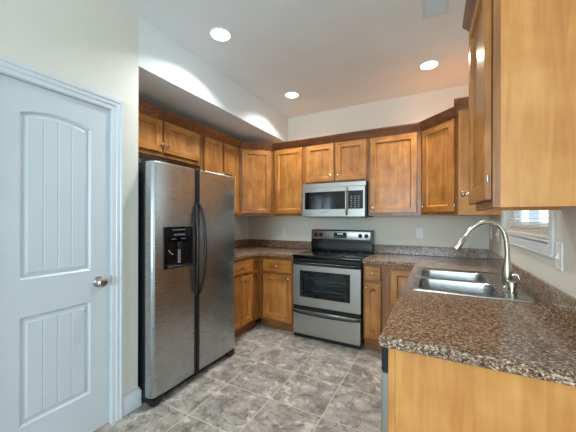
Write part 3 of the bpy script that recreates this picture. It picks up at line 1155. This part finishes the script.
# ------------------------------------------------------------------ microwave
mw = thing('microwave', 'stainless over-the-range microwave hung below the short cabinet', 'microwave', (-1.436, 3.073, 1.345))
MW, MH = .762, .392
b = MB(); b.box(0, MW, .022, .396, 0, MH); b.build('body', M_blackm, mw)
b = MB(); b.box(.0, MW, .004, .0215, MH - .050, MH, 0, .003); 
b.build('top_grille', M_ss, mw)
ww = .540
b = MB()
qx0, qx1, qz0, qz1 = .036, .528, .088, .292
for q in ((.002, qx0, .004, MH - .053), (qx1, MW - .012, .004, qz0), (qx0, qx1, .004, qz0), (qx0, MW - .012, qz1, MH - .053), (qx1, .568, qz0, qz1)):
    b.box(q[0], q[1], 0, .0215, q[2], q[3])
b.box(MW - .030, MW - .012, 0, .0215, qz0, qz1)
dm = b.build('door', M_ss, mw)
b = MB()
for q in ((qx0, qx0 + .045, qz0, qz1), (qx1 - .03, qx1, qz0, qz1), (qx0 + .045, qx1 - .03, qz0, qz0 + .03), (qx0 + .045, qx1 - .03, qz1 - .03, qz1)):
    b.box(q[0], q[1], -.002, .018, q[2], q[3])
b.build('window_frame', M_blackg, dm)
b = MB(); b.box(qx0 + .045, qx1 - .03, .004, .012, qz0 + .03, qz1 - .03); b.build('window', M_disp, dm)
b = MB(); b.tube([(.552, 0, .322), (.552, -.022, .318), (.552, -.040, .300), (.552, -.046, .2), (.552, -.046, .15), (.552, -.040, .05), (.552, -.022, .032), (.552, 0, .028)], .0115, 12)
b.build('handle', M_ss, dm)
b = MB(); b.box(.568, MW - .030, -.001, .020, qz0, qz1, 0, .002); kp = b.build('control_panel', M_blackg, mw)
b = MB(); b.box(.590, .700, -.003, -.0005, .252, .280, 0, .001); b.build('display', M_disp, kp)
for i in range(3):
    for j in range(6):
        b = MB(); b.box(.592 + i * .040, .612 + i * .040, -.002, -.0005, .106 + j * .023, .116 + j * .023); b.build('key', M_grey, kp)
b = MB(); b.box(.245, .325, -.0012, .001, .050, .058); b.build('badge', M_grey, dm)
b = MB(); b.box(.05, MW - .05, .05, .35, -.006, -.0005); b.build('underside_vent', M_grey, mw)

# ------------------------------------------------------------------ dishwasher in the peninsula
dw = thing('dishwasher', 'stainless dishwasher with black control strip at the peninsula end', 'dishwasher', (-.135, 1.652, 0), -90)
DWW = .598
b = MB(); b.box(0, DWW, .012, .58, .10, .868); b.build('body', M_blackm, dw)
b = MB(); b.box(.002, DWW - .002, -.040, .011, .112, .760, 0, .004); dd = b.build('door', M_ss, dw)
b = MB(); b.box(.002, DWW - .002, -.040, .011, .762, .868, 0, .005); cpd = b.build('control_strip', M_blackm, dw)
b = MB(); b.box(.09, DWW - .09, -.052, -.0395, .775, .800, 0, .004); b.build('handle', M_blackm, cpd)
b = MB(); b.box(.0, DWW, .06, .10, 0, .1); b.build('kick_plate', M_blackm, dw)


# ------------------------------------------------------------------ wall plates
def plate(name, label, cat, loc, rotz, kind, group=None):
    r = thing(name, label, cat, loc, rotz, group)
    hw_, hh = .036, .060
    b = MB()
    b.loops([[(sx * (hw_ - i), y, sz * (hh - i)) for sx, sz in ((-1, -1), (1, -1), (1, 1), (-1, 1))] for i, y in ((0, -.0005), (0, -.003), (.004, -.006))], 0, True, True)
    b.build('plate', M_plate, r)
    if kind == 'outlet':
        for z in (-.020, .020):
            b = MB(); b.loops([[(x, y, z + zz) for x, zz in rrect(0, 0, .0165, .0135, .008)] for y in (-.0055, -.0085)], 0, True, True); q = b.build('socket', M_plate, r)
            b = MB(); b.box(-.0075, -.0055, -.009, -.0082, z - .002, z + .006); b.box(.0055, .0075, -.009, -.0082, z - .002, z + .006); b.lathe([(.002, 0), (.002, .0006)], (0, -.0083, z - .007), (0, -1, 0), 8); b.build('slots', M_slot, q)
        b = MB(); b.lathe([(.003, 0), (.003, .0012)], (0, -.0058, 0), (0, -1, 0), 10); b.build('screw', M_plate, r)
    else:
        b = MB(); b.box(-.005, .005, -.009, -.0055, -.013, .013); b.build('switch_surround', M_plate, r)
        b = MB(); b.loops([[(-.004, -.008, -.008), (.004, -.008, -.008), (.004, -.008, .006), (-.004, -.008, .006)], [(-.003, -.016, -.012), (.003, -.016, -.012), (.003, -.016, -.005), (-.003, -.016, -.005)]], 0, True, True); b.build('toggle', M_plate, r)
    return r


plate('wall_outlet', 'white wall outlet on the left side wall beside the refrigerator', 'outlet', (XL, 3.24, 1.155), 90, 'outlet')
plate('wall_outlet', 'white wall outlet on back wall just left of the range', 'outlet', (-1.905, YB, 1.135), 0, 'outlet')
plate('wall_outlet', 'white wall outlet on back wall right of the range', 'outlet', (-.165, YB, 1.160), 0, 'outlet')
plate('wall_outlet', 'white wall outlet on right wall nearest the back corner', 'outlet', (XR, 3.33, 1.19), -90, 'outlet')
plate('light_switch', 'white switch plate on right wall between back corner and window', 'light switch', (XR, 3.00, 1.19), -90, 'switch')
plate('light_switch', 'white toggle switch plate near the right edge, beside the window casing', 'light switch', (XR, 1.622, 1.158), -90, 'switch')


# ------------------------------------------------------------------ ceiling: recessed lights and vent
def downlight(label, x, y, power, col):
    r = thing('recessed_light', label, 'ceiling light', (x, y, ZC), 0, 'recessed ceiling lights')
    b = MB(); b.lathe([(.090, -.0005), (.090, -.003), (.084, -.006), (.072, -.005), (.070, -.0006)], seg=36, cap0=False, cap1=False)
    b.build('trim_ring', M_ceil, r)
    b = MB(); b.lathe([(.0695, -.001), (.0695, -.003), (.05, -.0055), (.004, -.0065)], seg=32, cap0=False)
    b.build('lens', M_lens, r)
    l = bpy.data.lights.new('bulb', 'AREA')
    l.shape = 'DISK'
    l.size = .13
    l.energy = power
    l.color = col
    l.spread = R(134)
    o = bpy.data.objects.new('bulb', l)
    C.objects.link(o)
    o.parent = r
    o.location = (0, 0, -.014)
    return r


downlight('lit recessed ceiling light nearest the white door', -1.47, 1.653, CAN_POWER, CAN_COL)
downlight('lit recessed ceiling light in front of the soffit near the back wall', -1.46, 2.84, CAN_POWER, CAN_COL)
downlight('lit recessed ceiling light above the right corner cabinet, tinting the ceiling warm', -.061, 2.874, CAN_POWER, (1.0, .90, .77))

v = thing('ceiling_vent', 'white louvred air vent in the ceiling', 'vent', (-.008, 2.04, ZC))
b = MB()
vx, vy = .078, .155
for q in ((-vx, -vx + .022, -vy, vy), (vx - .022, vx, -vy, vy), (-vx + .022, vx - .022, -vy, -vy + .022), (-vx + .022, vx - .022, vy - .022, vy)):
    b.box(*q, -.008, -.0005)
b.build('frame', M_trim, v)
b = MB()
for k in range(14):
    y = -vy + .03 + k * .0195
    b.loops([[(x, y + dy, z) for dy, z in ((0, -.002), (.010, -.0085), (.0112, -.0078), (.0012, -.0012))] for x in (-vx + .022, vx - .022)], 0, True, True)
b.build('louvres', M_trim, v)
b = MB(); b.box(-vx + .02, vx - .02, -vy + .02, vy - .02, -.0009, -.0004); b.build('duct', M_grey, v)
